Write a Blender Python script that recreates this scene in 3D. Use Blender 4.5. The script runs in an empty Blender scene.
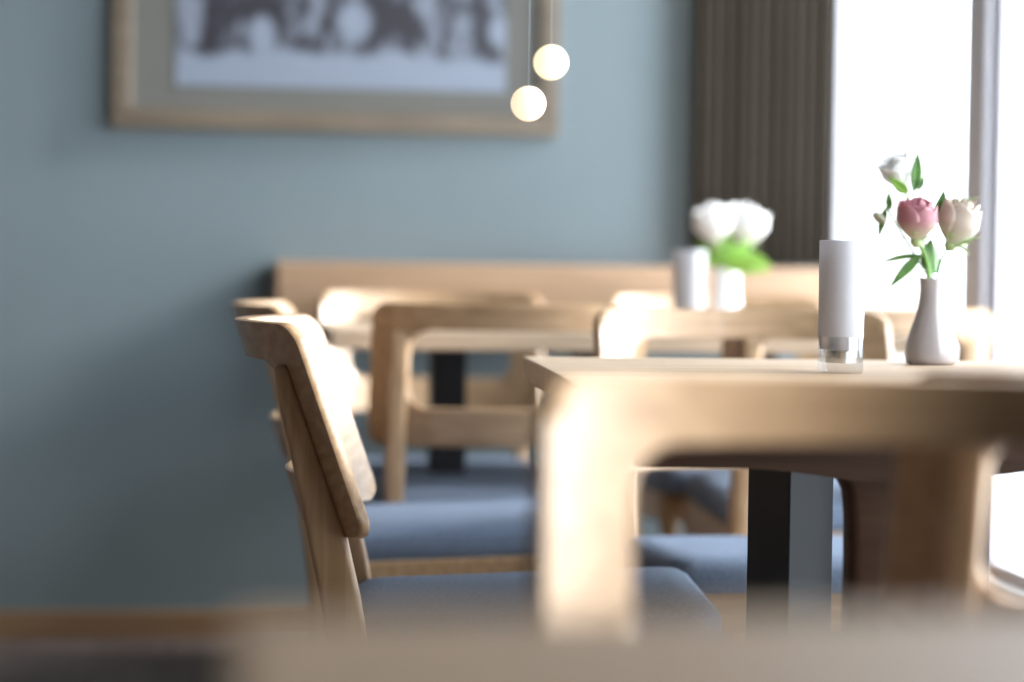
import bpy, bmesh, math, random
from mathutils import Matrix, Vector
from math import sin, cos, pi, radians as rad, sqrt
random.seed(7)
S = bpy.context.scene
COL = S.collection

# ---------------------------------------------------------------- camera, world, light, exposure
EYE = 0.885
cam_d = bpy.data.cameras.new('camera'); cam = bpy.data.objects.new('camera', cam_d); COL.objects.link(cam)
cam_d.sensor_width = 36.0
cam_d.lens = 2400 * 36 / 1024
cam_d.clip_start = 0.02
cam.matrix_world = Matrix.Translation((0, 0, EYE)) @ Matrix.Rotation(rad(88.0), 4, 'X') @ Matrix.Rotation(rad(0.8), 4, 'Z')
cam_d.dof.use_dof = True
cam_d.dof.focus_distance = 3.0
cam_d.dof.aperture_fstop = 1.83
S.camera = cam

world = bpy.data.worlds.new('world'); S.world = world; world.use_nodes = True
bg = world.node_tree.nodes['Background']
bg.inputs[0].default_value = (0.86, 0.93, 1.0, 1); bg.inputs[1].default_value = 5.2

sun_d = bpy.data.lights.new('hazy_sun', 'SUN'); sun = bpy.data.objects.new('hazy_sun', sun_d); COL.objects.link(sun)
sun_d.energy = 9.2; sun_d.angle = rad(18); sun_d.color = (1.0, 0.985, 0.97)
SUN_FROM = Vector((1.0, 0.05, 0.50))            # low hazy daylight from the window side
sun.rotation_mode = 'QUATERNION'; sun.rotation_quaternion = SUN_FROM.to_track_quat('Z', 'Y')

S.view_settings.view_transform = 'Standard'; S.view_settings.look = 'None'
S.view_settings.gamma = 1.0; S.view_settings.use_curve_mapping = False
S.view_settings.exposure = 0.75
S.cycles.use_denoising = True
S.cycles.max_bounces = 8; S.cycles.diffuse_bounces = 5
S.cycles.sample_clamp_indirect = 6.0

YAW = rad(7.0)
CORNER = Vector((0.742, 5.69, 0))
ROOM = Matrix.Translation(CORNER) @ Matrix.Rotation(YAW, 4, 'Z')   # room frame: x along the back wall, -y towards the camera

WIN = [(-1.08, -0.012), (-2.6, -1.20), (-4.25, -2.70)]
SILL, HEAD = 0.30, 2.55
for k, (a, b) in enumerate(WIN):            # portals: they only guide the daylight that enters each window
    ld = bpy.data.lights.new('window_daylight', 'AREA'); ld.shape = 'RECTANGLE'
    ld.size = b - a; ld.size_y = HEAD - SILL; ld.cycles.is_portal = True
    lo = bpy.data.objects.new('window_daylight', ld); COL.objects.link(lo)
    # area lights shine along local -Z; make that the room's -x
    lo.matrix_world = ROOM @ Matrix.Translation((0.07, (a + b) / 2, (SILL + HEAD) / 2)) @ Matrix(((0, 0, 1, 0), (1, 0, 0, 0), (0, 1, 0, 0), (0, 0, 0, 1)))

# ---------------------------------------------------------------- materials
def mat(name, color, rough=0.5, metal=0.0, spec=0.5, coat=0.0):
    m = bpy.data.materials.new(name); m.use_nodes = True
    b = m.node_tree.nodes['Principled BSDF']
    b.inputs['Base Color'].default_value = (*color, 1)
    b.inputs['Roughness'].default_value = rough
    b.inputs['Metallic'].default_value = metal
    b.inputs['Specular IOR Level'].default_value = spec
    b.inputs['Coat Weight'].default_value = coat
    return m

def noisy(name, c1, c2, scale=(4, 4, 4), nscale=3.0, detail=5, rough=0.5, bump=0.0, lo=0.35, hi=0.65, spec=0.5, coat=0.0, dist=0.0):
    m = mat(name, c1, rough, spec=spec, coat=coat); nt = m.node_tree; N = nt.nodes; L = nt.links
    b = N['Principled BSDF']
    tc = N.new('ShaderNodeTexCoord'); mp = N.new('ShaderNodeMapping'); mp.inputs['Scale'].default_value = scale
    nz = N.new('ShaderNodeTexNoise'); nz.inputs['Scale'].default_value = nscale; nz.inputs['Detail'].default_value = detail
    nz.inputs['Distortion'].default_value = dist
    cr = N.new('ShaderNodeValToRGB')
    cr.color_ramp.elements[0].position = lo; cr.color_ramp.elements[0].color = (*c1, 1)
    cr.color_ramp.elements[1].position = hi; cr.color_ramp.elements[1].color = (*c2, 1)
    L.new(tc.outputs['Object'], mp.inputs[0]); L.new(mp.outputs[0], nz.inputs[0]); L.new(nz.outputs[0], cr.inputs[0])
    L.new(cr.outputs[0], b.inputs['Base Color'])
    if bump:
        bp = N.new('ShaderNodeBump'); bp.inputs['Strength'].default_value = bump; bp.inputs['Distance'].default_value = 0.002
        L.new(nz.outputs[0], bp.inputs['Height']); L.new(bp.outputs[0], b.inputs['Normal'])
    return m

OAK_A, OAK_B = (0.30, 0.178, 0.088), (0.42, 0.27, 0.15)
M_oak_x = noisy('oak_grain_x', OAK_A, OAK_B, (2, 40, 40), 2.0, 6, 0.42, 0.15, dist=0.3, coat=0.2)
M_oak_z = noisy('oak_grain_z', OAK_A, OAK_B, (40, 40, 2), 2.0, 6, 0.42, 0.15, dist=0.3)
M_oak_y = noisy('oak_grain_y', OAK_A, OAK_B, (40, 2, 40), 2.0, 6, 0.42, 0.15, dist=0.3)
M_table = noisy('table_wood', (0.40, 0.29, 0.195), (0.50, 0.375, 0.265), (1.2, 22, 22), 2.0, 6, 0.55, 0.1, dist=0.4, spec=0.3)
M_ftable = noisy('foreground_table_wood', (0.58, 0.385, 0.235), (0.68, 0.475, 0.31), (1.2, 22, 22), 2.0, 6, 0.55, 0.1, dist=0.4, spec=0.3)
M_dark = noisy('dark_stained_wood', (0.040, 0.018, 0.009), (0.062, 0.030, 0.016), (2, 24, 24), 2.0, 5, 0.6, 0.1, spec=0.2)
M_ledge = noisy('ledge_wood', (0.33, 0.20, 0.115), (0.41, 0.26, 0.155), (1.5, 20, 20), 2.0, 5, 0.45)
M_base = noisy('baseboard_wood', (0.22, 0.125, 0.06), (0.30, 0.18, 0.095), (1.5, 20, 20), 2.0, 5, 0.5)
M_wall = noisy('wall_paint', (0.178, 0.216, 0.230), (0.192, 0.230, 0.245), (1, 1, 1), 2.0, 3, 0.75, spec=0.25)
M_wwall = noisy('window_wall_paint', (0.48, 0.45, 0.42), (0.51, 0.48, 0.45), (1, 1, 1), 2.0, 3, 0.75)
M_ceil = noisy('ceiling_paint', (0.28, 0.26, 0.24), (0.31, 0.29, 0.27), (1, 1, 1), 2.0, 3, 0.8)
M_floor = noisy('floor_wood', (0.085, 0.062, 0.055), (0.13, 0.098, 0.088), (14, 1.2, 1), 1.6, 6, 0.45, 0.1)
M_fabric = noisy('slate_blue_fabric', (0.12, 0.155, 0.225), (0.17, 0.21, 0.28), (1, 1, 1), 220, 3, 0.9, 0.5, spec=0.2)
M_black = mat('black_steel', (0.010, 0.011, 0.014), 0.5, spec=0.3)
M_white = mat('window_frame_paint', (0.62, 0.60, 0.64), 0.4)
M_sill = mat('sill_white', (0.8, 0.8, 0.8), 0.35)
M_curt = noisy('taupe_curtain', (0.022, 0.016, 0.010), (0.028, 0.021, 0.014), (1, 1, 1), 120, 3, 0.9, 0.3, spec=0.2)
M_mat = noisy('picture_mat', (0.125, 0.12, 0.107), (0.14, 0.135, 0.12), (1, 1, 1), 90, 3, 0.8)
M_pframe = noisy('picture_frame_wood', (0.14, 0.105, 0.073), (0.18, 0.14, 0.10), (3, 30, 30), 2.0, 5, 0.4)
M_ceramic = mat('white_ceramic', (0.38, 0.345, 0.345), 0.18, coat=0.3)
M_ceramic2 = mat('glossy_white_ceramic', (0.85, 0.86, 0.88), 0.2)
M_green = noisy('leaf_green', (0.045, 0.13, 0.02), (0.10, 0.24, 0.045), (1, 1, 1), 60, 3, 0.45)
M_stem = mat('stem_green', (0.16, 0.33, 0.07), 0.45)
M_dstem = mat('dark_stem_green', (0.06, 0.14, 0.04), 0.5)
M_leafl = mat('light_leaf_green', (0.22, 0.42, 0.06), 0.5)
M_sepal = mat('sepal_green', (0.34, 0.44, 0.20), 0.5)
M_cord = mat('added_pale_cord', (0.30, 0.34, 0.35), 0.6)
M_nickel = mat('nickel', (0.7, 0.68, 0.64), 0.25, metal=1.0)

def petal_mat(name, c_tip, c_base, z0, z1):
    m = mat(name, c_tip, 0.55, spec=0.3); nt = m.node_tree; N = nt.nodes; L = nt.links; b = N['Principled BSDF']
    tc = N.new('ShaderNodeTexCoord'); sp = N.new('ShaderNodeSeparateXYZ'); mr = N.new('ShaderNodeMapRange')
    mr.inputs[1].default_value = z0; mr.inputs[2].default_value = z1
    cr = N.new('ShaderNodeValToRGB'); cr.color_ramp.elements[0].color = (*c_base, 1); cr.color_ramp.elements[1].color = (*c_tip, 1)
    nz = N.new('ShaderNodeTexNoise'); nz.inputs['Scale'].default_value = 70
    ad = N.new('ShaderNodeMath'); ad.operation = 'MULTIPLY_ADD'; ad.inputs[1].default_value = 0.5; 
    sb = N.new('ShaderNodeMath'); sb.operation = 'SUBTRACT'; sb.inputs[1].default_value = 0.25
    L.new(tc.outputs['Object'], sp.inputs[0]); L.new(sp.outputs[2], mr.inputs[0])
    L.new(tc.outputs['Object'], nz.inputs[0]); L.new(nz.outputs[0], ad.inputs[0]); L.new(mr.outputs[0], ad.inputs[2])
    L.new(ad.outputs[0], sb.inputs[0]); L.new(sb.outputs[0], cr.inputs[0]); L.new(cr.outputs[0], b.inputs['Base Color'])
    # petals let some light through
    tr = N.new('ShaderNodeBsdfTranslucent'); mx = N.new('ShaderNodeMixShader'); mx.inputs[0].default_value = 0.35
    L.new(cr.outputs[0], tr.inputs[0]); out = N['Material Output']
    L.new(b.outputs[0], mx.inputs[1]); L.new(tr.outputs[0], mx.inputs[2]); L.new(mx.outputs[0], out.inputs[0])
    return m
M_pink = petal_mat('pink_petal', (0.50, 0.23, 0.27), (0.66, 0.66, 0.48), 0.004, 0.030)
M_cream = petal_mat('cream_petal', (0.62, 0.53, 0.46), (0.62, 0.68, 0.52), 0.0, 0.03)
M_wpetal = petal_mat('white_petal', (0.88, 0.87, 0.86), (0.80, 0.82, 0.66), -0.005, 0.015)

def translucent(name, col, mixT, transp=0.0, rough=0.6):
    m = bpy.data.materials.new(name); m.use_nodes = True; nt = m.node_tree; N = nt.nodes; L = nt.links
    b = N['Principled BSDF']; b.inputs['Base Color'].default_value = (*col, 1); b.inputs['Roughness'].default_value = rough
    tr = N.new('ShaderNodeBsdfTranslucent'); tr.inputs[0].default_value = (*col, 1)
    mx = N.new('ShaderNodeMixShader'); mx.inputs[0].default_value = mixT
    L.new(b.outputs[0], mx.inputs[1]); L.new(tr.outputs[0], mx.inputs[2]); last = mx
    if transp:
        tp = N.new('ShaderNodeBsdfTransparent'); m2 = N.new('ShaderNodeMixShader'); m2.inputs[0].default_value = transp
        L.new(mx.outputs[0], m2.inputs[1]); L.new(tp.outputs[0], m2.inputs[2]); last = m2
    L.new(last.outputs[0], N['Material Output'].inputs[0])
    return m
M_frost = translucent('frosted_white_glass', (0.56, 0.56, 0.60), 0.35, rough=0.5)
M_sheer = translucent('sheer_fabric', (0.74, 0.80, 0.88), 0.5, 0.72)

def glass_mat(name, tint=(1, 1, 1), refl=0.08):
    m = bpy.data.materials.new(name); m.use_nodes = True; nt = m.node_tree; N = nt.nodes; L = nt.links
    N.remove(N['Principled BSDF'])
    tp = N.new('ShaderNodeBsdfTransparent'); tp.inputs[0].default_value = (*tint, 1)
    gl = N.new('ShaderNodeBsdfGlossy'); gl.inputs['Roughness'].default_value = 0.03
    mx = N.new('ShaderNodeMixShader'); mx.inputs[0].default_value = refl
    L.new(tp.outputs[0], mx.inputs[1]); L.new(gl.outputs[0], mx.inputs[2]); L.new(mx.outputs[0], N['Material Output'].inputs[0])
    return m
M_pane = glass_mat('window_glass', (0.97, 0.99, 1.0), 0.05)
M_glass = glass_mat('clear_glass', (0.86, 0.87, 0.88), 0.14)

def emit_mat(name, col, s):
    m = bpy.data.materials.new(name); m.use_nodes = True; b = m.node_tree.nodes['Principled BSDF']
    b.inputs['Base Color'].default_value = (*col, 1); b.inputs['Emission Color'].default_value = (*col, 1)
    b.inputs['Emission Strength'].default_value = s
    return m
M_reflect1 = emit_mat('reflection_glow_yellow', (1.0, 0.86, 0.56), 0.62)  # glow of the added globes that imitate reflected lamps
M_reflect2 = emit_mat('reflection_glow_amber', (1.0, 0.79, 0.56), 0.60)

# ---------------------------------------------------------------- helpers
def tag(o, label=None, cat=None, group=None, kind=None):
    if label: o['label'] = label
    if cat: o['category'] = cat
    if group: o['group'] = group
    if kind: o['kind'] = kind
    return o

def obj(name, bm, m, parent=None, smooth=True, bevel=0.0, mw=None):
    bmesh.ops.recalc_face_normals(bm, faces=bm.faces[:])
    me = bpy.data.meshes.new(name); bm.to_mesh(me); bm.free()
    me.materials.append(m)
    for p in me.polygons: p.use_smooth = smooth
    o = bpy.data.objects.new(name, me); COL.objects.link(o)
    if parent: o.parent = parent
    if mw is not None: o.matrix_world = mw
    if bevel:
        b = o.modifiers.new('bevel', 'BEVEL'); b.width = bevel; b.segments = 3; b.limit_method = 'ANGLE'; b.angle_limit = rad(40)
        if smooth:
            b.harden_normals = False
    if smooth and hasattr(me, 'set_sharp_from_angle'): me.set_sharp_from_angle(angle=rad(50))
    return o

def empty(name, loc=(0, 0, 0), rz=0.0):
    o = bpy.data.objects.new(name, None); COL.objects.link(o); o.location = loc; o.rotation_euler.z = rz
    o.empty_display_size = 0.1
    return o

def box(bm, x0, x1, y0, y1, z0, z1):
    r = bmesh.ops.create_cube(bm, size=1)
    bmesh.ops.scale(bm, vec=(x1 - x0, y1 - y0, z1 - z0), verts=r['verts'])
    bmesh.ops.translate(bm, vec=((x0 + x1) / 2, (y0 + y1) / 2, (z0 + z1) / 2), verts=r['verts'])
    return bm

def loft(bm, rings, closed_ends=True):
    vs = [[bm.verts.new(p) for p in r] for r in rings]
    n = len(rings[0])
    for a, b in zip(vs, vs[1:]):
        for i in range(n):
            bm.faces.new((a[i], a[(i + 1) % n], b[(i + 1) % n], b[i]))
    if closed_ends:
        bm.faces.new(vs[0]); bm.faces.new(vs[-1])
    return bm

def rrect(w, d, r, seg=4):
    """rounded rectangle outline in the plane, w by d"""
    pts = []
    for cx, cy, a0 in ((w / 2 - r, d / 2 - r, 0), (-w / 2 + r, d / 2 - r, 90), (-w / 2 + r, -d / 2 + r, 180), (w / 2 - r, -d / 2 + r, 270)):
        for k in range(seg + 1):
            a = rad(a0 + 90 * k / seg); pts.append((cx + r * cos(a), cy + r * sin(a)))
    return pts

def tube(bm, path, radii, n=8):
    path = [Vector(p) for p in path]; rings = []
    up = Vector((0.13, 0.97, 0.2)).normalized()
    for i, p in enumerate(path):
        t = (path[min(i + 1, len(path) - 1)] - path[max(i - 1, 0)]).normalized()
        a = t.cross(up).normalized(); b = t.cross(a).normalized()
        r = radii[i] if hasattr(radii, '__len__') else radii
        rings.append([p + a * r * cos(2 * pi * k / n) + b * r * sin(2 * pi * k / n) for k in range(n)])
    return loft(bm, rings)

def lathe(bm, prof, n=40, closed=False):
    rings = [[(r * cos(2 * pi * k / n), r * sin(2 * pi * k / n), z) for k in range(n)] for r, z in prof]
    return loft(bm, rings, closed_ends=closed)

def bez(p0, p1, p2, n=10):
    p0, p1, p2 = Vector(p0), Vector(p1), Vector(p2)
    return [p0 * (1 - t) ** 2 + p1 * 2 * t * (1 - t) + p2 * t * t for t in [k / n for k in range(n + 1)]]

def copy_tree(o, parent=None):
    c = o.copy(); COL.objects.link(c); c.parent = parent
    for ch in list(o.children): copy_tree(ch, c)
    return c

# ---------------------------------------------------------------- room
def struct(name, bm, m, smooth=False, bevel=0.0):
    return tag(obj(name, bm, m, smooth=smooth, bevel=bevel, mw=ROOM), kind='structure')

UL, VB, HT = -5.0, -8.5, 2.9
struct('floor', box(bmesh.new(), UL - .2, .25, VB - .2, .2, -.1, 0), M_floor)
struct('ceiling', box(bmesh.new(), UL - .2, .25, VB - .2, .2, HT, HT + .1), M_ceil)
struct('wall_back', box(bmesh.new(), UL - .2, .25, 0, .2, 0, HT), M_wall)
struct('wall_left', box(bmesh.new(), UL - .2, UL, VB, 0, 0, HT), M_ceil)
struct('wall_rear', box(bmesh.new(), UL - .2, .25, VB - .2, VB, 0, HT), M_ceil)
b = bmesh.new()
box(b, 0, .25, VB, 0, 0, SILL); box(b, 0, .25, VB, 0, HEAD, HT)
edges = [0] + [v for a_, b_ in WIN for v in (b_, a_)] + [VB]
for k in range(0, len(edges), 2):
    if k != 2: box(b, 0, .25, edges[k + 1], edges[k], SILL, HEAD)
struct('wall_right', b, M_wwall)
for k, (a_, b_) in enumerate(WIN):
    fr = bmesh.new()
    t = .03
    for (y0, y1, z0, z1) in ((a_, a_ + t, SILL, HEAD), (b_ - t, b_, SILL, HEAD), (a_ + t, b_ - t, SILL, SILL + t), (a_ + t, b_ - t, HEAD - t, HEAD)):
        box(fr, .008, .055, y0, y1, z0, z1)
    w = struct('window_%d' % (k + 1), fr, M_white, bevel=.004)
    pn = obj('window_glass', box(bmesh.new(), .030, .036, a_ + t, b_ - t, SILL + t, HEAD - t), M_pane, w, smooth=False)
struct('trim_1', box(bmesh.new(), -.012, .03, -1.20, -1.08, SILL, HEAD), M_white, bevel=.006)     # the wide mullion between the first two windows
struct('trim_2', box(bmesh.new(), -.012, .12, -2.62, -.02, SILL - .03, SILL), M_sill, bevel=.006)   # low white window board
struct('baseboard_back', box(bmesh.new(), UL, -.0, -.016, 0, 0, .062), M_base, bevel=.004)

# ledge along the back wall
led = bmesh.new(); box(led, -1.30, -.012, -.10, -.002, .70, .868)
obj_l = obj('wall_ledge', led, M_ledge, smooth=False, bevel=.006, mw=ROOM)
tag(obj_l, 'long brown wooden ledge running low along the blue-grey back wall', 'ledge')

def drape(name, u0, u1, v0, amp, waves, z0, z1, m, along='u', th=.004, seed=1):
    rnd = random.Random(seed); b = bmesh.new(); n = waves * 10; cols = []
    ph = [rnd.uniform(-.5, .5) for _ in range(waves + 2)]
    for i in range(n + 1):
        f = i / n; k = f * waves
        off = amp * sin(2 * pi * k + ph[int(k)] * .6) * (0.8 + .3 * sin(k * 1.7))
        row = []
        for j in range(9):
            z = z0 + (z1 - z0) * j / 8
            o = off * (1.1 - .35 * j / 8)
            p = (u0 + (u1 - u0) * f, v0 + o, z) if along == 'u' else (v0 + o, u0 + (u1 - u0) * f, z)
            row.append(b.verts.new(p))
        cols.append(row)
    for a, c in zip(cols, cols[1:]):
        for j in range(8): b.faces.new((a[j], c[j], c[j + 1], a[j + 1]))
    o = obj(name, b, m, mw=ROOM)
    s = o.modifiers.new('solid', 'SOLIDIFY'); s.thickness = th
    return o
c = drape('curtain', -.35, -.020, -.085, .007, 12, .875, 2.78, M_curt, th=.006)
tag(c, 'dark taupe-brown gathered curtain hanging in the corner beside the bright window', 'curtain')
rod = tube(bmesh.new(), [(-.38, -.085, 2.80), (0.0, -.085, 2.80)], .014, 12)
r_ = obj('curtain_rod', rod, M_black, mw=ROOM); tag(r_, 'thin black rod at the top of the taupe curtain', 'curtain rod')
c = drape('sheer_curtain', -2.55, -1.44, -.030, .008, 14, .36, 2.5, M_sheer, along='v', th=.001, seed=4)
tag(c, 'thin bluish-white sheer curtain at the window right of the grey mullion', 'curtain')
rod = tube(bmesh.new(), [(-.035, -2.70, 2.51), (-.035, -1.16, 2.51)], .007, 10)
r_ = obj('curtain_rod', rod, M_white, mw=ROOM); tag(r_, 'slim white rod holding the sheer window curtain', 'curtain rod')

# ---------------------------------------------------------------- framed photograph (back wall)
fu0, fu1, fz0, fz1 = -1.675, -.648, 1.167, 1.93
pic = empty('framed_picture'); pic.matrix_world = ROOM @ Matrix.Translation(((fu0 + fu1) / 2, 0, fz0))
tag(pic, 'wide framed black and white photograph in a pale wood frame on the wall', 'picture')
PW, PH = (fu1 - fu0), fz1 - fz0
b = bmesh.new(); fw = .045
for x0, x1, z0, z1 in ((-PW / 2, PW / 2, 0, fw), (-PW / 2, PW / 2, PH - fw, PH), (-PW / 2, -PW / 2 + fw, fw, PH - fw), (PW / 2 - fw, PW / 2, fw, PH - fw)):
    box(b, x0, x1, -.028, -.002, z0, z1)
obj('frame', b, M_pframe, pic, smooth=False, bevel=.004)
obj('mat_board', box(bmesh.new(), -PW / 2 + fw, PW / 2 - fw, -.012, -.004, fw, PH - fw), M_mat, pic, smooth=False)
# the print: pale ground below, dark uneven crowd above it
mp_ = bpy.data.materials.new('photograph_print'); mp_.use_nodes = True; nt = mp_.node_tree; N = nt.nodes; L = nt.links
B = N['Principled BSDF']; B.inputs['Roughness'].default_value = .35
tc = N.new('ShaderNodeTexCoord'); mpn = N.new('ShaderNodeMapping'); mpn.inputs['Scale'].default_value = (16, 1, 9)
nz = N.new('ShaderNodeTexNoise'); nz.inputs['Scale'].default_value = 1.0; nz.inputs['Detail'].default_value = 3
cr = N.new('ShaderNodeValToRGB'); cr.color_ramp.elements[0].position = .46; cr.color_ramp.elements[0].color = (.035, .033, .04, 1)
cr.color_ramp.elements[1].position = .60; cr.color_ramp.elements[1].color = (.20, .22, .27, 1)
sep = N.new('ShaderNodeSeparateXYZ'); nz2 = N.new('ShaderNodeTexNoise'); nz2.inputs['Scale'].default_value = 9
ma = N.new('ShaderNodeMath'); ma.operation = 'MULTIPLY_ADD'; ma.inputs[1].default_value = .06
mr = N.new('ShaderNodeMapRange'); mr.inputs[1].default_value = .095; mr.inputs[2].default_value = .125
mr.interpolation_type = 'SMOOTHSTEP'
mx = N.new('ShaderNodeMixRGB'); mx.inputs[1].default_value = (.23, .26, .32, 1)
L.new(tc.outputs['Object'], mpn.inputs[0]); L.new(mpn.outputs[0], nz.inputs[0]); L.new(nz.outputs[0], cr.inputs[0])
L.new(tc.outputs['Object'], sep.inputs[0]); L.new(tc.outputs['Object'], nz2.inputs[0])
L.new(nz2.outputs[0], ma.inputs[0]); L.new(sep.outputs[2], ma.inputs[2]); L.new(ma.outputs[0], mr.inputs[0])
# three pale coats in the crowd
white = None
for (cx, cz, rx, rz_) in ((.035, .155, .045, .05), (-.175, .12, .035, .045), (.37, .14, .025, .04)):
    s1 = N.new('ShaderNodeMath'); s1.operation = 'SUBTRACT'; s1.inputs[1].default_value = cx; L.new(sep.outputs[0], s1.inputs[0])
    d1 = N.new('ShaderNodeMath'); d1.operation = 'DIVIDE'; d1.inputs[1].default_value = rx; L.new(s1.outputs[0], d1.inputs[0])
    p1 = N.new('ShaderNodeMath'); p1.operation = 'MULTIPLY'; L.new(d1.outputs[0], p1.inputs[0]); L.new(d1.outputs[0], p1.inputs[1])
    s2 = N.new('ShaderNodeMath'); s2.operation = 'SUBTRACT'; s2.inputs[1].default_value = cz; L.new(sep.outputs[2], s2.inputs[0])
    d2 = N.new('ShaderNodeMath'); d2.operation = 'DIVIDE'; d2.inputs[1].default_value = rz_; L.new(s2.outputs[0], d2.inputs[0])
    p2 = N.new('ShaderNodeMath'); p2.operation = 'MULTIPLY_ADD'; L.new(d2.outputs[0], p2.inputs[0]); L.new(d2.outputs[0], p2.inputs[1]); L.new(p1.outputs[0], p2.inputs[2])
    lt = N.new('ShaderNodeMath'); lt.operation = 'SUBTRACT'; lt.use_clamp = True; lt.inputs[0].default_value = 1.25; L.new(p2.outputs[0], lt.inputs[1])
    if white is None: white = lt
    else:
        mm = N.new('ShaderNodeMath'); mm.operation = 'MAXIMUM'; L.new(white.outputs[0], mm.inputs[0]); L.new(lt.outputs[0], mm.inputs[1]); white = mm
mx2 = N.new('ShaderNodeMixRGB'); mx2.inputs[2].default_value = (.23, .26, .32, 1)
L.new(white.outputs[0], mx2.inputs[0]); L.new(cr.outputs[0], mx2.inputs[1])
L.new(mr.outputs[0], mx.inputs[0]); L.new(mx2.outputs[0], mx.inputs[2]); L.new(mx.outputs[0], B.inputs['Base Color'])
pr = empty('tmp'); bpy.data.objects.remove(pr)
po = obj('photo_print', box(bmesh.new(), -PW / 2 + .145, PW / 2 - .125, -.0015, 0, 0, PH - .20), mp_, pic, smooth=False)
po.location = (0, -.0125, .10)
po['label'] = 'blurred black and white print of a dark crowd on pale ground'

# ---------------------------------------------------------------- chairs
R_SH, H_SH, LEAN, TH = .396, .277, rad(19.5), .017
Z_TOP = .802
def shell_pt(s, t, off):
    """s: along the curve, t: up the slope, off: through the plywood (0 inner, TH outer)"""
    r = R_SH + off; a = s / R_SH
    x = r * sin(a); f = R_SH - r * cos(a)
    z = Z_TOP - (H_SH - t) * cos(LEAN) ; y = -.2583 + f - t * sin(LEAN)
    return Vector((x, y, z))

def ring_loop(w, h, r, cy, n_side=12, seg=8):
    pts = []
    cs = ((w / 2 - r, h / 2 - r, 0), (-w / 2 + r, h / 2 - r, 90), (-w / 2 + r, -h / 2 + r, 180), (w / 2 - r, -h / 2 + r, 270))
    for i, (cx, cy_, a0) in enumerate(cs):
        for k in range(seg + 1):
            a = rad(a0 + 90 * k / seg); pts.append((cx + r * cos(a), cy + cy_ + r * sin(a)))
        nx = cs[(i + 1) % 4]; a = rad(a0 + 90)
        p = pts[-1]; q = (nx[0] + r * cos(a), cy + nx[1] + r * sin(a))
        for k in range(1, n_side): pts.append((p[0] + (q[0] - p[0]) * k / n_side, p[1] + (q[1] - p[1]) * k / n_side))
    return pts

def backrest_bm():
    b = bmesh.new()
    W = .522
    outer = ring_loop(W, H_SH, .030, H_SH / 2)
    ih = H_SH - .052 - .076
    inner = ring_loop(W - .15, ih, .038, .076 + ih / 2)
    n = len(outer)
    def lerp(k, f):
        return (outer[k][0] * (1 - f) + inner[k][0] * f, outer[k][1] * (1 - f) + inner[k][1] * f)
    e = .0035
    levels = []        # a closed band: inner face, hole wall, outer face, rim
    K = 5
    for j in range(K + 1):
        f = .03 + .94 * j / K; levels.append([shell_pt(*lerp(k, f), 0) for k in range(n)])
    for j in range(3):
        f = 1.0; levels.append([shell_pt(*lerp(k, f), e + (TH - 2 * e) * j / 2) for k in range(n)])
    for j in range(K, -1, -1):
        f = .03 + .94 * j / K; levels.append([shell_pt(*lerp(k, f), TH) for k in range(n)])
    for j in (2, 1, 0):
        levels.append([shell_pt(*lerp(k, 0), e + (TH - 2 * e) * j / 2) for k in range(n)])
    vs = [[b.verts.new(p) for p in r] for r in levels]; m = len(vs)
    for j in range(m):
        A, B_ = vs[j], vs[(j + 1) % m]
        for k in range(n): b.faces.new((A[k], A[(k + 1) % n], B_[(k + 1) % n], B_[k]))
    return b

def section(cx, cy, cz, w, d, r=.007):
    return [(cx + x, cy + y, cz) for x, y in rrect(w, d, r, 3)]

def rear_leg_bm(sx):
    keys = []
    for z, back, w in ((.750, -.300, .024), (.746, -.3035, .031), (.73, -.303, .034), (.69, -.2945, .034), (.65, -.2845, .034), (.61, -.2755, .034), (.57, -.267, .034)):
        t = H_SH - (Z_TOP - z) / cos(LEAN); fr = shell_pt(.206, t, TH * .55).y
        keys.append((z, (back + fr) / 2, w, fr - back))
    keys += [(.54, -.2365, .034, .048), (.467, -.2205, .034, .050), (.42, -.212, .034, .050), (.36, -.205, .034, .048), (.28, -.205, .033, .042), (.15, -.220, .030, .034), (0.0, -.250, .026, .026)]
    rings = []
    for z, y, w, d in keys:
        x = sx * .204
        rings.append(section(x, y, z, w, d, min(.007, d * .3)))
    return loft(bmesh.new(), rings)

def front_leg_bm(sx):
    return loft(bmesh.new(), [section(sx * x, y, z, w, w) for z, x, y, w in ((0, .207, .240, .024), (.2, .203, .228, .032), (.395, .200, .220, .036))])

def seat_frame_bm():
    b = bmesh.new()
    box(b, -.202, .202, -.205, -.183, .325, .385)
    box(b, -.190, .190, .215, .237, .325, .385)
    box(b, -.222, -.200, -.19, .225, .325, .385)
    box(b, .200, .222, -.19, .225, .325, .385)
    return b

def tilt(b):
    for v in b.verts:
        if v.co.z > .3: v.co.z += .045 * max(0, v.co.y + .20)
    return b

def cushion_bm():
    rings = []
    for z, sc, in ((.385, .985), (.390, 1.0), (.418, 1.0), (.428, .985), (.4365, .93), (.4395, .80), (.441, .45), (.441, .1)):
        rings.append([(x * sc, .020 + y * sc, z) for x, y in rrect(.430, .465, .035, 6)])
    return loft(bmesh.new(), rings)

def make_chair(name='dining_chair'):
    t = empty(name)
    obj('backrest', backrest_bm(), M_oak_x, t)
    for s in (-1, 1): obj('leg', rear_leg_bm(s), M_oak_z, t)
    for s in (-1, 1): obj('leg', front_leg_bm(s), M_oak_z, t)
    obj('seat_frame', tilt(seat_frame_bm()), M_oak_x, t, smooth=False, bevel=.004)
    cu = obj('seat_cushion', tilt(cushion_bm()), M_fabric, t); cu['label'] = 'slate blue upholstered seat pad'
    return t

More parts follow.
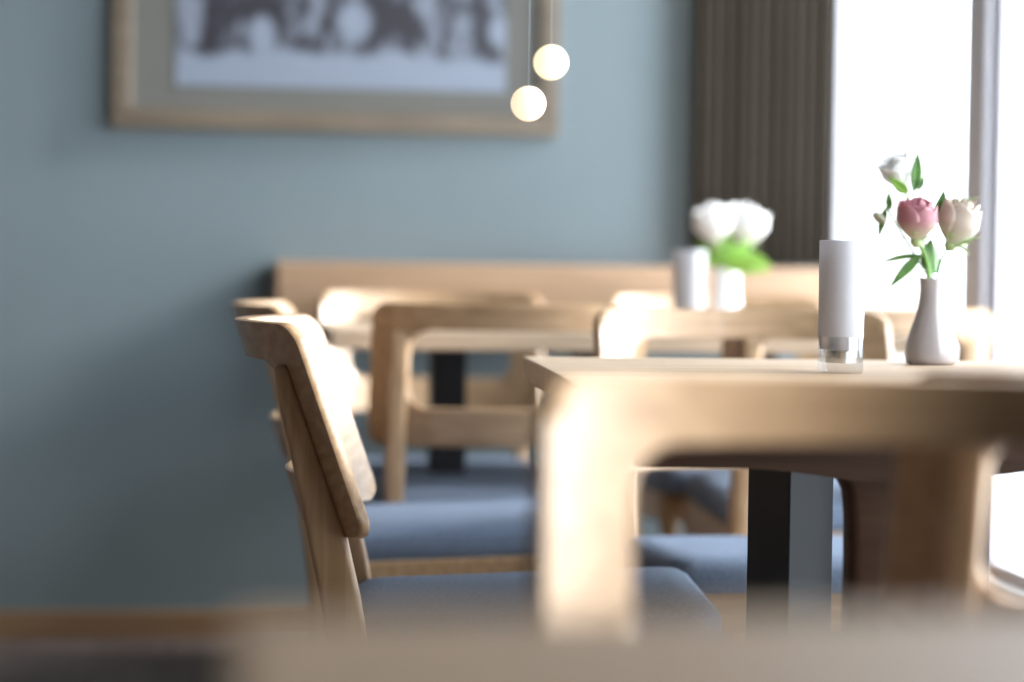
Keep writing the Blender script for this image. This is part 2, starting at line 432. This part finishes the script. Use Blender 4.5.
CH = [  # x, y, rotation, label   (a chair faces its local +y)
    (.006, 3.135, rad(-87.6), 'sharp oak chair seen from the side with leaning open backrest, left of the vase table'),
    (-.112, 4.10, rad(-86.0), 'oak chair seen side-on directly behind the sharp one, only its top rail showing'),
    (-.04, 4.59, rad(8), 'oak chair with its back to us at the left end of the long rear table'),
    (.60, 4.65, rad(7), 'oak chair with its back to us, seen under the vase table, by the window'),
    (.415, 3.70, rad(187), 'oak chair facing us with strongly lit white backrest corner between vase table and rear table'),
    (-.15, 5.10, rad(187), 'oak chair facing us behind the long rear table, below the framed picture'),
    (.50, 5.172, rad(187), 'oak chair facing us behind the long rear table, next to the rear vase'),
    (.266, 1.395, rad(180), 'large blurred oak chair in the foreground with pale left post, facing us'),
    (.552, 2.215, rad(3), 'blurred oak chair with its back to us, right behind the foreground chair'),
]
proto = None
for x, y, a, lb in CH:
    if proto is None: proto = o = make_chair()
    else: o = copy_tree(proto)
    o.location = (x, y, 0); o.rotation_euler.z = a
    tag(o, lb, 'chair', 'oak dining chairs around the cafe tables')

# ---------------------------------------------------------------- tables
def slab(x0, x1, y0, y1, z0, z1): return box(bmesh.new(), x0, x1, y0, y1, z0, z1)

# table with the vase
tb = empty('dining_table', (.475, 3.03, 0), rad(4.5))
tag(tb, 'wooden dining table carrying the sharp vase of roses, on black steel columns', 'table')
HW, HD = .43, .40
obj('table_top', slab(-HW, HW, -HD, HD, .713, .745), M_table, tb, smooth=False, bevel=.003)
ap = bmesh.new()
# front apron board with a lower edge that dips gently towards the middle
def apron(y, depth, x0=-.36, x1=.36, n=48):
    b = bmesh.new(); prof = []
    for i in range(n + 1):
        x = x0 + (x1 - x0) * i / n
        d = abs(x + .060)
        z = .652 - .014 * max(0, 1 - max(0, d - .05) / .13) ** 1.5
        prof.append((x, z))
    f = [b.verts.new((x, y, z)) for x, z in prof] ; f2 = [b.verts.new((x, y, .713)) for x, z in prof]
    g = [b.verts.new((x, y + depth, z)) for x, z in prof]; g2 = [b.verts.new((x, y + depth, .713)) for x, z in prof]
    for i in range(n):
        b.faces.new((f[i], f[i + 1], f2[i + 1], f2[i])); b.faces.new((g[i + 1], g[i], g2[i], g2[i + 1]))
        b.faces.new((f[i + 1], f[i], g[i], g[i + 1])); b.faces.new((f2[i], f2[i + 1], g2[i + 1], g2[i]))
    for i in (0, n): b.faces.new((f[i], f2[i], g2[i], g[i]))
    return b
obj('apron', apron(-.33, .03), M_dark, tb, smooth=False)['label'] = 'dark brown front apron with a gently curved lower edge'
# pedestal board flaring into the apron
b = bmesh.new(); rings = []
for z, hw in ((.10, .062), (.40, .0575), (.55, .056), (.60, .057), (.625, .060), (.638, .066), (.646, .076)):
    rings.append([(-.060 + x, -.300 + y, z) for x, y in rrect(2 * hw, .05, .012, 3)])
obj('pedestal', loft(b, rings), M_dark, tb)['label'] = 'dark brown centre post'
obj('foot', box(bmesh.new(), -.33, .33, -.335, -.265, 0, .10), M_dark, tb, smooth=False, bevel=.01)
def column_bm(x, y, a, s=.076, z1=.713):
    b = bmesh.new(); box(b, -s / 2, s / 2, -s / 2, s / 2, .012, z1)
    bmesh.ops.rotate(b, verts=b.verts[:], matrix=Matrix.Rotation(a, 3, 'Z')); bmesh.ops.translate(b, verts=b.verts[:], vec=(x, y, 0))
    return b
obj('column', column_bm(-.125, -.02, rad(33)), M_black, tb, smooth=False, bevel=.002)['label'] = 'black steel column, left of the centre post'
obj('column', column_bm(.082, -.02, rad(0)), M_black, tb, smooth=False, bevel=.002)['label'] = 'black steel column, right of the centre post'
obj('base_plate', box(bmesh.new(), -.22, .22, -.22, .22, 0, .012), M_black, tb, smooth=False, bevel=.003)

# long rear table
tr_ = empty('dining_table', (.215, 4.80, 0), YAW)
tag(tr_, 'long blurred table near the back wall, white flowers and candle on it', 'table')
obj('table_top', slab(-.59, .59, -.31, .31, .710, .745), M_table, tr_, smooth=False, bevel=.003)
for x in (-.345, -.06, .28, .48):
    obj('column', column_bm(x, 0, 0, .07, .71), M_black, tr_, smooth=False, bevel=.002)
    obj('base_plate', box(bmesh.new(), x - .05, x + .05, -.24, .24, 0, .012), M_black, tr_, smooth=False, bevel=.003)

# foreground table
tf = empty('dining_table', (.488, .685, 0), YAW)
tag(tf, 'heavily blurred wooden table top in the near foreground along the bottom edge', 'table')
obj('table_top', slab(-.56, .56, -.38, .38, .700, .735), M_ftable, tf, smooth=False, bevel=.004)
obj('column', column_bm(0, 0, 0, .08, .70), M_black, tf, smooth=False, bevel=.002)
obj('base_plate', box(bmesh.new(), -.24, .24, -.24, .24, 0, .012), M_black, tf, smooth=False, bevel=.003)

# ---------------------------------------------------------------- vase, candle glass, flowers on the sharp table
TZ = .745
def P(px, py, d, dz=0):                          # notes taken off the photograph at depth d, evaluated once here
    s = 2400 / d
    return Vector(((px - 512) / s, d, EYE - (py - 257 - .014 * (px - 512)) / s))
VX, VY = .577, 3.30
v = bmesh.new()
lathe(v, [(.0, .0), (.030, .0), (.0345, .003), (.0362, .010), (.0362, .020), (.0335, .034), (.0285, .050), (.0232, .066), (.0195, .080), (.0175, .094), (.0170, .106),
          (.0176, .115), (.0180, .118), (.0172, .1195), (.0150, .118), (.0140, .105), (.0160, .08), (.026, .045), (.030, .015), (.0, .008)], 56)
va = obj('vase', v, M_ceramic); va.location = (VX, VY, TZ)
tag(va, 'sharp slender-necked white ceramic vase standing on the wooden table', 'vase')

cx, cy = .414, 3.02
cg = empty('candle_holder', (cx, cy, TZ)); tag(cg, 'tall frosted white candle glass beside the sharp vase', 'candle holder')
b = lathe(bmesh.new(), [(.0, .0), (.0265, .0), (.0285, .003), (.0285, .020), (.0285, .046), (.0262, .046), (.0262, .014), (.0, .012)], 48)
g = obj('glass_base', b, M_glass, cg); g['label'] = 'clear glass foot'
b = lathe(bmesh.new(), [(.0262, .030), (.0285, .0465), (.0288, .10), (.0290, .166), (.0278, .167), (.0268, .165), (.0262, .10), (.0255, .046), (.0262, .030)], 48)
obj('shade', b, M_frost, cg)['label'] = 'frosted white sleeve'
b = lathe(bmesh.new(), [(.0, .013), (.019, .013), (.019, .028), (.017, .0285), (.0, .028)], 32)
obj('tealight', b, M_nickel, cg)

def petal(bm, rot, tilt, L, W, cup, curl, base=Vector((0, 0, 0)), nu=7, nv=8, rb=.002):
    """one cupped petal; axis z, opening outwards by tilt, turned by rot about z"""
    grid = []
    for j in range(nv + 1):
        t = j / nv; w = W * (sin(pi * min(1, .12 + .80 * t)) ** .6) * (1 - .15 * t)
        row = []
        a = tilt + curl * t * t
        # integrate a gentle arc
        y = 0; z = 0; n = 12
        for q in range(n):
            tt = t * (q + .5) / n; aa = -.55 * cup + tilt * 1.0 + (cup * 0.0) + curl * tt * tt
            bulge = aa + (1 - 2.0 * tt) * .75 * cup
            y += sin(bulge) * L * t / n; z += cos(bulge) * L * t / n
        for i in range(nu + 1):
            s = (i / nu * 2 - 1)
            x = w / 2 * sin(s * 1.15) / sin(1.15)
            yy = rb + y - cup * .42 * w * (1 - cos(s * 1.25))
            zz = z + .04 * L * sin(s * 7 + rot * 3) * t * t
            v = Vector((x, yy, zz)); v.rotate(Matrix.Rotation(rot, 3, 'Z')); row.append(bm.verts.new(v + base))
        grid.append(row)
    for j in range(nv):
        for i in range(nu): bm.faces.new((grid[j][i], grid[j][i + 1], grid[j + 1][i + 1], grid[j + 1][i]))

def bloom_bm(r, h, layers=4, seed=0, opening=.32):
    rnd = random.Random(seed); b = bmesh.new()
    for k in range(layers):
        f = k / (layers - 1); n = 3 if f < .4 else (4 if f < .8 else 5)
        for i in range(n):
            a0 = 2 * pi * i / n + k * .9 + rnd.uniform(-.2, .2)
            R = r * (.30 + .62 * f); hh = h * (.98 - .10 * f + rnd.uniform(-.09, .07)); half = pi / n * (1.45 + .15 * f)
            lean = opening * f * rnd.uniform(.6, 1.3); pt = rnd.uniform(.05, .16)
            nu, nv = 10, 9; grid = []
            for j in range(nv + 1):
                t = j / nv; row = []
                prof = sin(min(1, .10 + t * 1.5) * pi / 2) * (1 - .22 * max(0, t - .55) / .45) + lean * max(0, t - .45) ** 1.6 * 2.2
                for q in range(nu + 1):
                    u = q / nu * 2 - 1
                    hw = half * (.35 + .65 * sin(min(1, .15 + t * 1.1) * pi / 2)) * sqrt(max(.02, 1 - (max(0, t - .35) / .72) ** 2.4))
                    an = a0 + u * hw
                    rr = R * prof * (1 + .07 * u * u * (1 if k % 2 else -1) + .05 * u)
                    z = hh * t * (1 - pt * abs(u) ** 1.6 * t) + .012 * h * sin(u * 9 + i) * t * t
                    row.append(b.verts.new((rr * cos(an), rr * sin(an), z)))
                grid.append(row)
            for j in range(nv):
                for q in range(nu): b.faces.new((grid[j][q], grid[j][q + 1], grid[j + 1][q + 1], grid[j + 1][q]))
    return b

def leaf_bm(p0, p1, width, bend=(0, 0, 0), n=10, side=None):
    p0, p1 = Vector(p0), Vector(p1); mid = (p0 + p1) / 2 + Vector(bend); pts = bez(p0, mid, p1, n)
    b = bmesh.new(); rows = []
    sd = Vector(side).normalized() if side else None
    for i, p in enumerate(pts):
        t = i / n; tan = (pts[min(i + 1, n)] - pts[max(i - 1, 0)]).normalized()
        s = sd if sd else tan.cross(Vector((0, 1, .25))).normalized()
        s = (s - tan * s.dot(tan)).normalized(); nrm = tan.cross(s)
        w = width / 2 * max(.02, sin(pi * t ** .8)) 
        rows.append([b.verts.new(p + s * w * q + nrm * abs(q) * w * .30) for q in (-1, -.5, 0, .5, 1)])
    for a, c in zip(rows, rows[1:]):
        for i in range(4): b.faces.new((a[i], a[i + 1], c[i + 1], c[i]))
    return b

def solid(o, t=.0006):
    m = o.modifiers.new('solid', 'SOLIDIFY'); m.thickness = t; return o

def flower(name, label, cat, base, head, neck, r, h, m_pet, axis, layers=4, seed=0, opening=.3, stem_m=None, stem_r=.0019, group=None, sepals=True):
    """stem from inside the vase to the head; bloom opening along axis"""
    t = empty(name, base); tag(t, label, cat, group)
    B0 = Vector(base); hd = Vector(head) - B0
    nk = Vector(neck) - B0
    obj('stem', tube(bmesh.new(), [Vector((0, 0, 0)), nk * .5] + bez(nk, nk + Vector((0, 0, .025)) + (hd - nk) * .15, hd, 12), stem_r, 8), stem_m or M_stem, t)
    q = Vector((0, 0, 1)).rotation_difference(Vector(axis).normalized())
    bl = solid(obj('bloom', bloom_bm(r, h, layers, seed, opening), m_pet, t)); bl.location = hd; bl.rotation_mode = 'QUATERNION'; bl.rotation_quaternion = q
    if sepals:
        sb = bmesh.new()
        for i in range(5): petal(sb, 2 * pi * i / 5 + .3, 1.15 + .25 * sin(i * 2.1), h * .42, r * .34, .35, .6, rb=.002)
        bmesh.ops.create_icosphere(sb, subdivisions=2, radius=r * .30)
        sp = obj('sepals', sb, M_sepal, t); sp.location = hd; sp.rotation_mode = 'QUATERNION'; sp.rotation_quaternion = q
    return t

IN = Vector((VX, VY, TZ + .03))
GR = 'flowers in the sharp white vase'
# pink rose
f1 = flower('rose', 'dusky pink rose with cream lower petals in the sharp vase', 'flower', (VX - .004, VY - .003, TZ + .012), P(915, 241, 3.27), (VX - .006, VY - .004, TZ + .121), .0305, .060, M_pink,
            (-.03, -.12, 1), 5, 3, .20, stem_r=.0030, group=GR)
# cream rose
f2 = flower('rose', 'cream-white rose leaning right in the sharp vase', 'flower', (VX + .004, VY + .002, TZ + .012), P(949, 245, 3.30), (VX + .007, VY + .002, TZ + .121), .0325, .068, M_cream,
            (.28, -.10, 1), 5, 11, .20, stem_m=M_dstem, stem_r=.0020, group=GR)
lf = solid(obj('leaf', leaf_bm(P(934, 274, 3.31) - f2.location, P(930, 238, 3.32) - f2.location, .030, (-.006, 0, 0), side=(1, .3, 0)), M_green, f2))
for (a, b_, c_) in (((955, 246), (981, 236), .004), ((957, 246), (971, 256), .004), ((951, 246), (966, 250), .004), ((957, 205), (978, 196), .003)):
    solid(obj('leaf', leaf_bm(P(*a, 3.29) - f2.location, P(*b_, 3.28) - f2.location, c_, (0, 0, .004)), M_sepal, f2), .0005)
# white lily-like bloom at the top, with its leaves
f3 = flower('freesia', 'small ruffled white bloom, topmost in the sharp vase', 'flower', (VX - .001, VY + .006, TZ + .012), P(900, 186, 3.33), (VX + .001, VY + .007, TZ + .121), 0.0255, .048, M_wpetal,
            (-.35, -.30, 1), 4, 5, .45, stem_m=M_stem, stem_r=.0016, group=GR, sepals=False)
def leaf_on(f, a, b_, w, d=3.3, bend=(0, 0, 0), m=None, side=None):
    solid(obj('leaf', leaf_bm(P(*a, d) - f.location, P(*b_, d) - f.location, w, bend, side=side), m or M_green, f), .0005)
leaf_on(f3, (911, 192), (914, 152), .015, bend=(.002, 0, .0))
leaf_on(f3, (915, 190), (921, 176), .008)
leaf_on(f3, (906, 192), (885, 176), .014, bend=(.004, 0, -.006), m=M_leafl)
leaf_on(f3, (931, 222), (941, 188), .016, bend=(.006, 0, 0))
leaf_on(f3, (938, 222), (939, 196), .008, bend=(.004, 0, 0))
bud = bmesh.new()
for i in range(3): petal(bud, 2 * pi * i / 3, .10, .022, .015, .6, .1, rb=.001)
bo = solid(obj('bud', bud, M_wpetal, f3)); bo.location = P(905, 172, 3.34) - f3.location; bo.rotation_euler = (rad(10), rad(24), 0)
# sprig on the left with a small pink bud and long leaves
f4 = empty('leafy_sprig', (VX - .006, VY - .001, TZ + .012)); tag(f4, 'leafy green sprig with small pale pink bud on the left side of the sharp bouquet', 'flower', GR)
o4 = f4.location
obj('stem', tube(bmesh.new(), [Vector((0, 0, 0))] + [p - o4 for p in bez(Vector((VX - .005, VY + .004, TZ + .121)), P(905, 242, 3.30), P(884, 207, 3.30), 12)], .0013, 8), M_dstem, f4)
leaf_on(f4, (884, 207), (877, 237), .010, bend=(-.002, 0, 0))
leaf_on(f4, (888, 210), (886, 192), .009, bend=(-.002, 0, 0))
leaf_on(f4, (922, 256), (877, 264), .007, bend=(0, 0, .009))
leaf_on(f4, (920, 254), (888, 288), .015, bend=(.002, 0, .006))
bud = bmesh.new()
for i in range(4): petal(bud, 2 * pi * i / 4, .28, .020, .014, .5, .2, rb=.001)
bo = solid(obj('bud', bud, M_cream, f4)); bo.location = P(883, 222, 3.30) - o4; bo.rotation_euler = (0, rad(-55), 0)

# ---------------------------------------------------------------- rear vase, candle glass and flowers
RX, RY = .435, 4.87
v = lathe(bmesh.new(), [(.0, .0), (.028, .0), (.0315, .006), (.031, .03), (.0265, .06), (.0245, .09), (.0255, .125), (.0235, .126), (.022, .1), (.027, .02), (.0, .01)], 40)
rv = obj('vase', v, M_ceramic2); rv.location = (RX, RY, TZ)
tag(rv, 'blurred small white vase on the rear table under white blooms', 'vase')
cg = empty('candle_holder', (.355, 4.83, TZ)); tag(cg, 'blurred white candle glass on the rear table, left of the rear vase', 'candle holder')
b = lathe(bmesh.new(), [(.0, .0), (.032, .0), (.033, .003), (.033, .046), (.0305, .046), (.0305, .014), (.0, .012)], 40)
obj('glass_base', b, M_glass, cg)['label'] = 'clear glass foot'
b = lathe(bmesh.new(), [(.0305, .030), (.033, .0465), (.0335, .158), (.0320, .159), (.031, .157), (.0305, .046), (.0305, .030)], 40)
obj('shade', b, M_frost, cg)['label'] = 'frosted white sleeve'
b = lathe(bmesh.new(), [(.0, .013), (.019, .013), (.019, .028), (.0, .028)], 24); obj('tealight', b, M_nickel, cg)
GR2 = 'white flowers in the rear vase'
g1 = flower('rose', 'blurred white bloom on the left in the rear vase', 'flower', (RX - .005, RY - .003, TZ + .012), P(713, 243, 4.85), (RX - .010, RY - .004, TZ + .128), .044, .082, M_wpetal, (-.10, -.12, 1), 5, 21, .22, stem_m=M_leafl, stem_r=.004, group=GR2)
g2 = flower('rose', 'blurred white bloom on the right in the rear vase', 'flower', (RX + .005, RY + .003, TZ + .012), P(742, 245, 4.88), (RX + .010, RY + .004, TZ + .128), .046, .084, M_wpetal, (.12, -.12, 1), 5, 33, .24, stem_m=M_leafl, stem_r=.004, group=GR2)
leaf_on(g2, (722, 268), (772, 268), .040, 4.86, bend=(0, 0, .035), m=M_leafl)
leaf_on(g2, (722, 266), (768, 272), .035, 4.83, bend=(0, -.02, .015), m=M_leafl)
leaf_on(g1, (722, 270), (694, 243), .030, 4.86, bend=(.004, 0, .006), m=M_leafl)
leaf_on(g1, (722, 268), (728, 234), .034, 4.84, bend=(0, 0, 0), m=M_leafl)
leaf_on(g2, (724, 268), (748, 240), .034, 4.84, bend=(0, 0, 0), m=M_leafl)

# ---------------------------------------------------------------- two glowing globes added to stand in for lamp reflections in the picture glass
for (px, py, dd, mm, lb) in ((547, 63, 3.30, M_reflect1, 'small glowing globe standing in for a lamp reflection in the picture glass, upper one'), (525, 104, 3.22, M_reflect2, 'small glowing globe standing in for a lamp reflection in the picture glass, lower one')):
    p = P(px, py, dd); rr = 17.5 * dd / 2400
    t = empty('lamp_reflection', p); tag(t, lb, 'lamp reflection', 'tiny glowing globes standing in for lamp reflections')
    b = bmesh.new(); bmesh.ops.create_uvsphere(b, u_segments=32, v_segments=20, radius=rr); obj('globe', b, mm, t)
    obj('added_cord', tube(bmesh.new(), [(0, 0, rr * .96), (0, 0, HT - p.z)], .0004, 6), M_cord, t)  # added with the globe, only hangs it from the ceiling
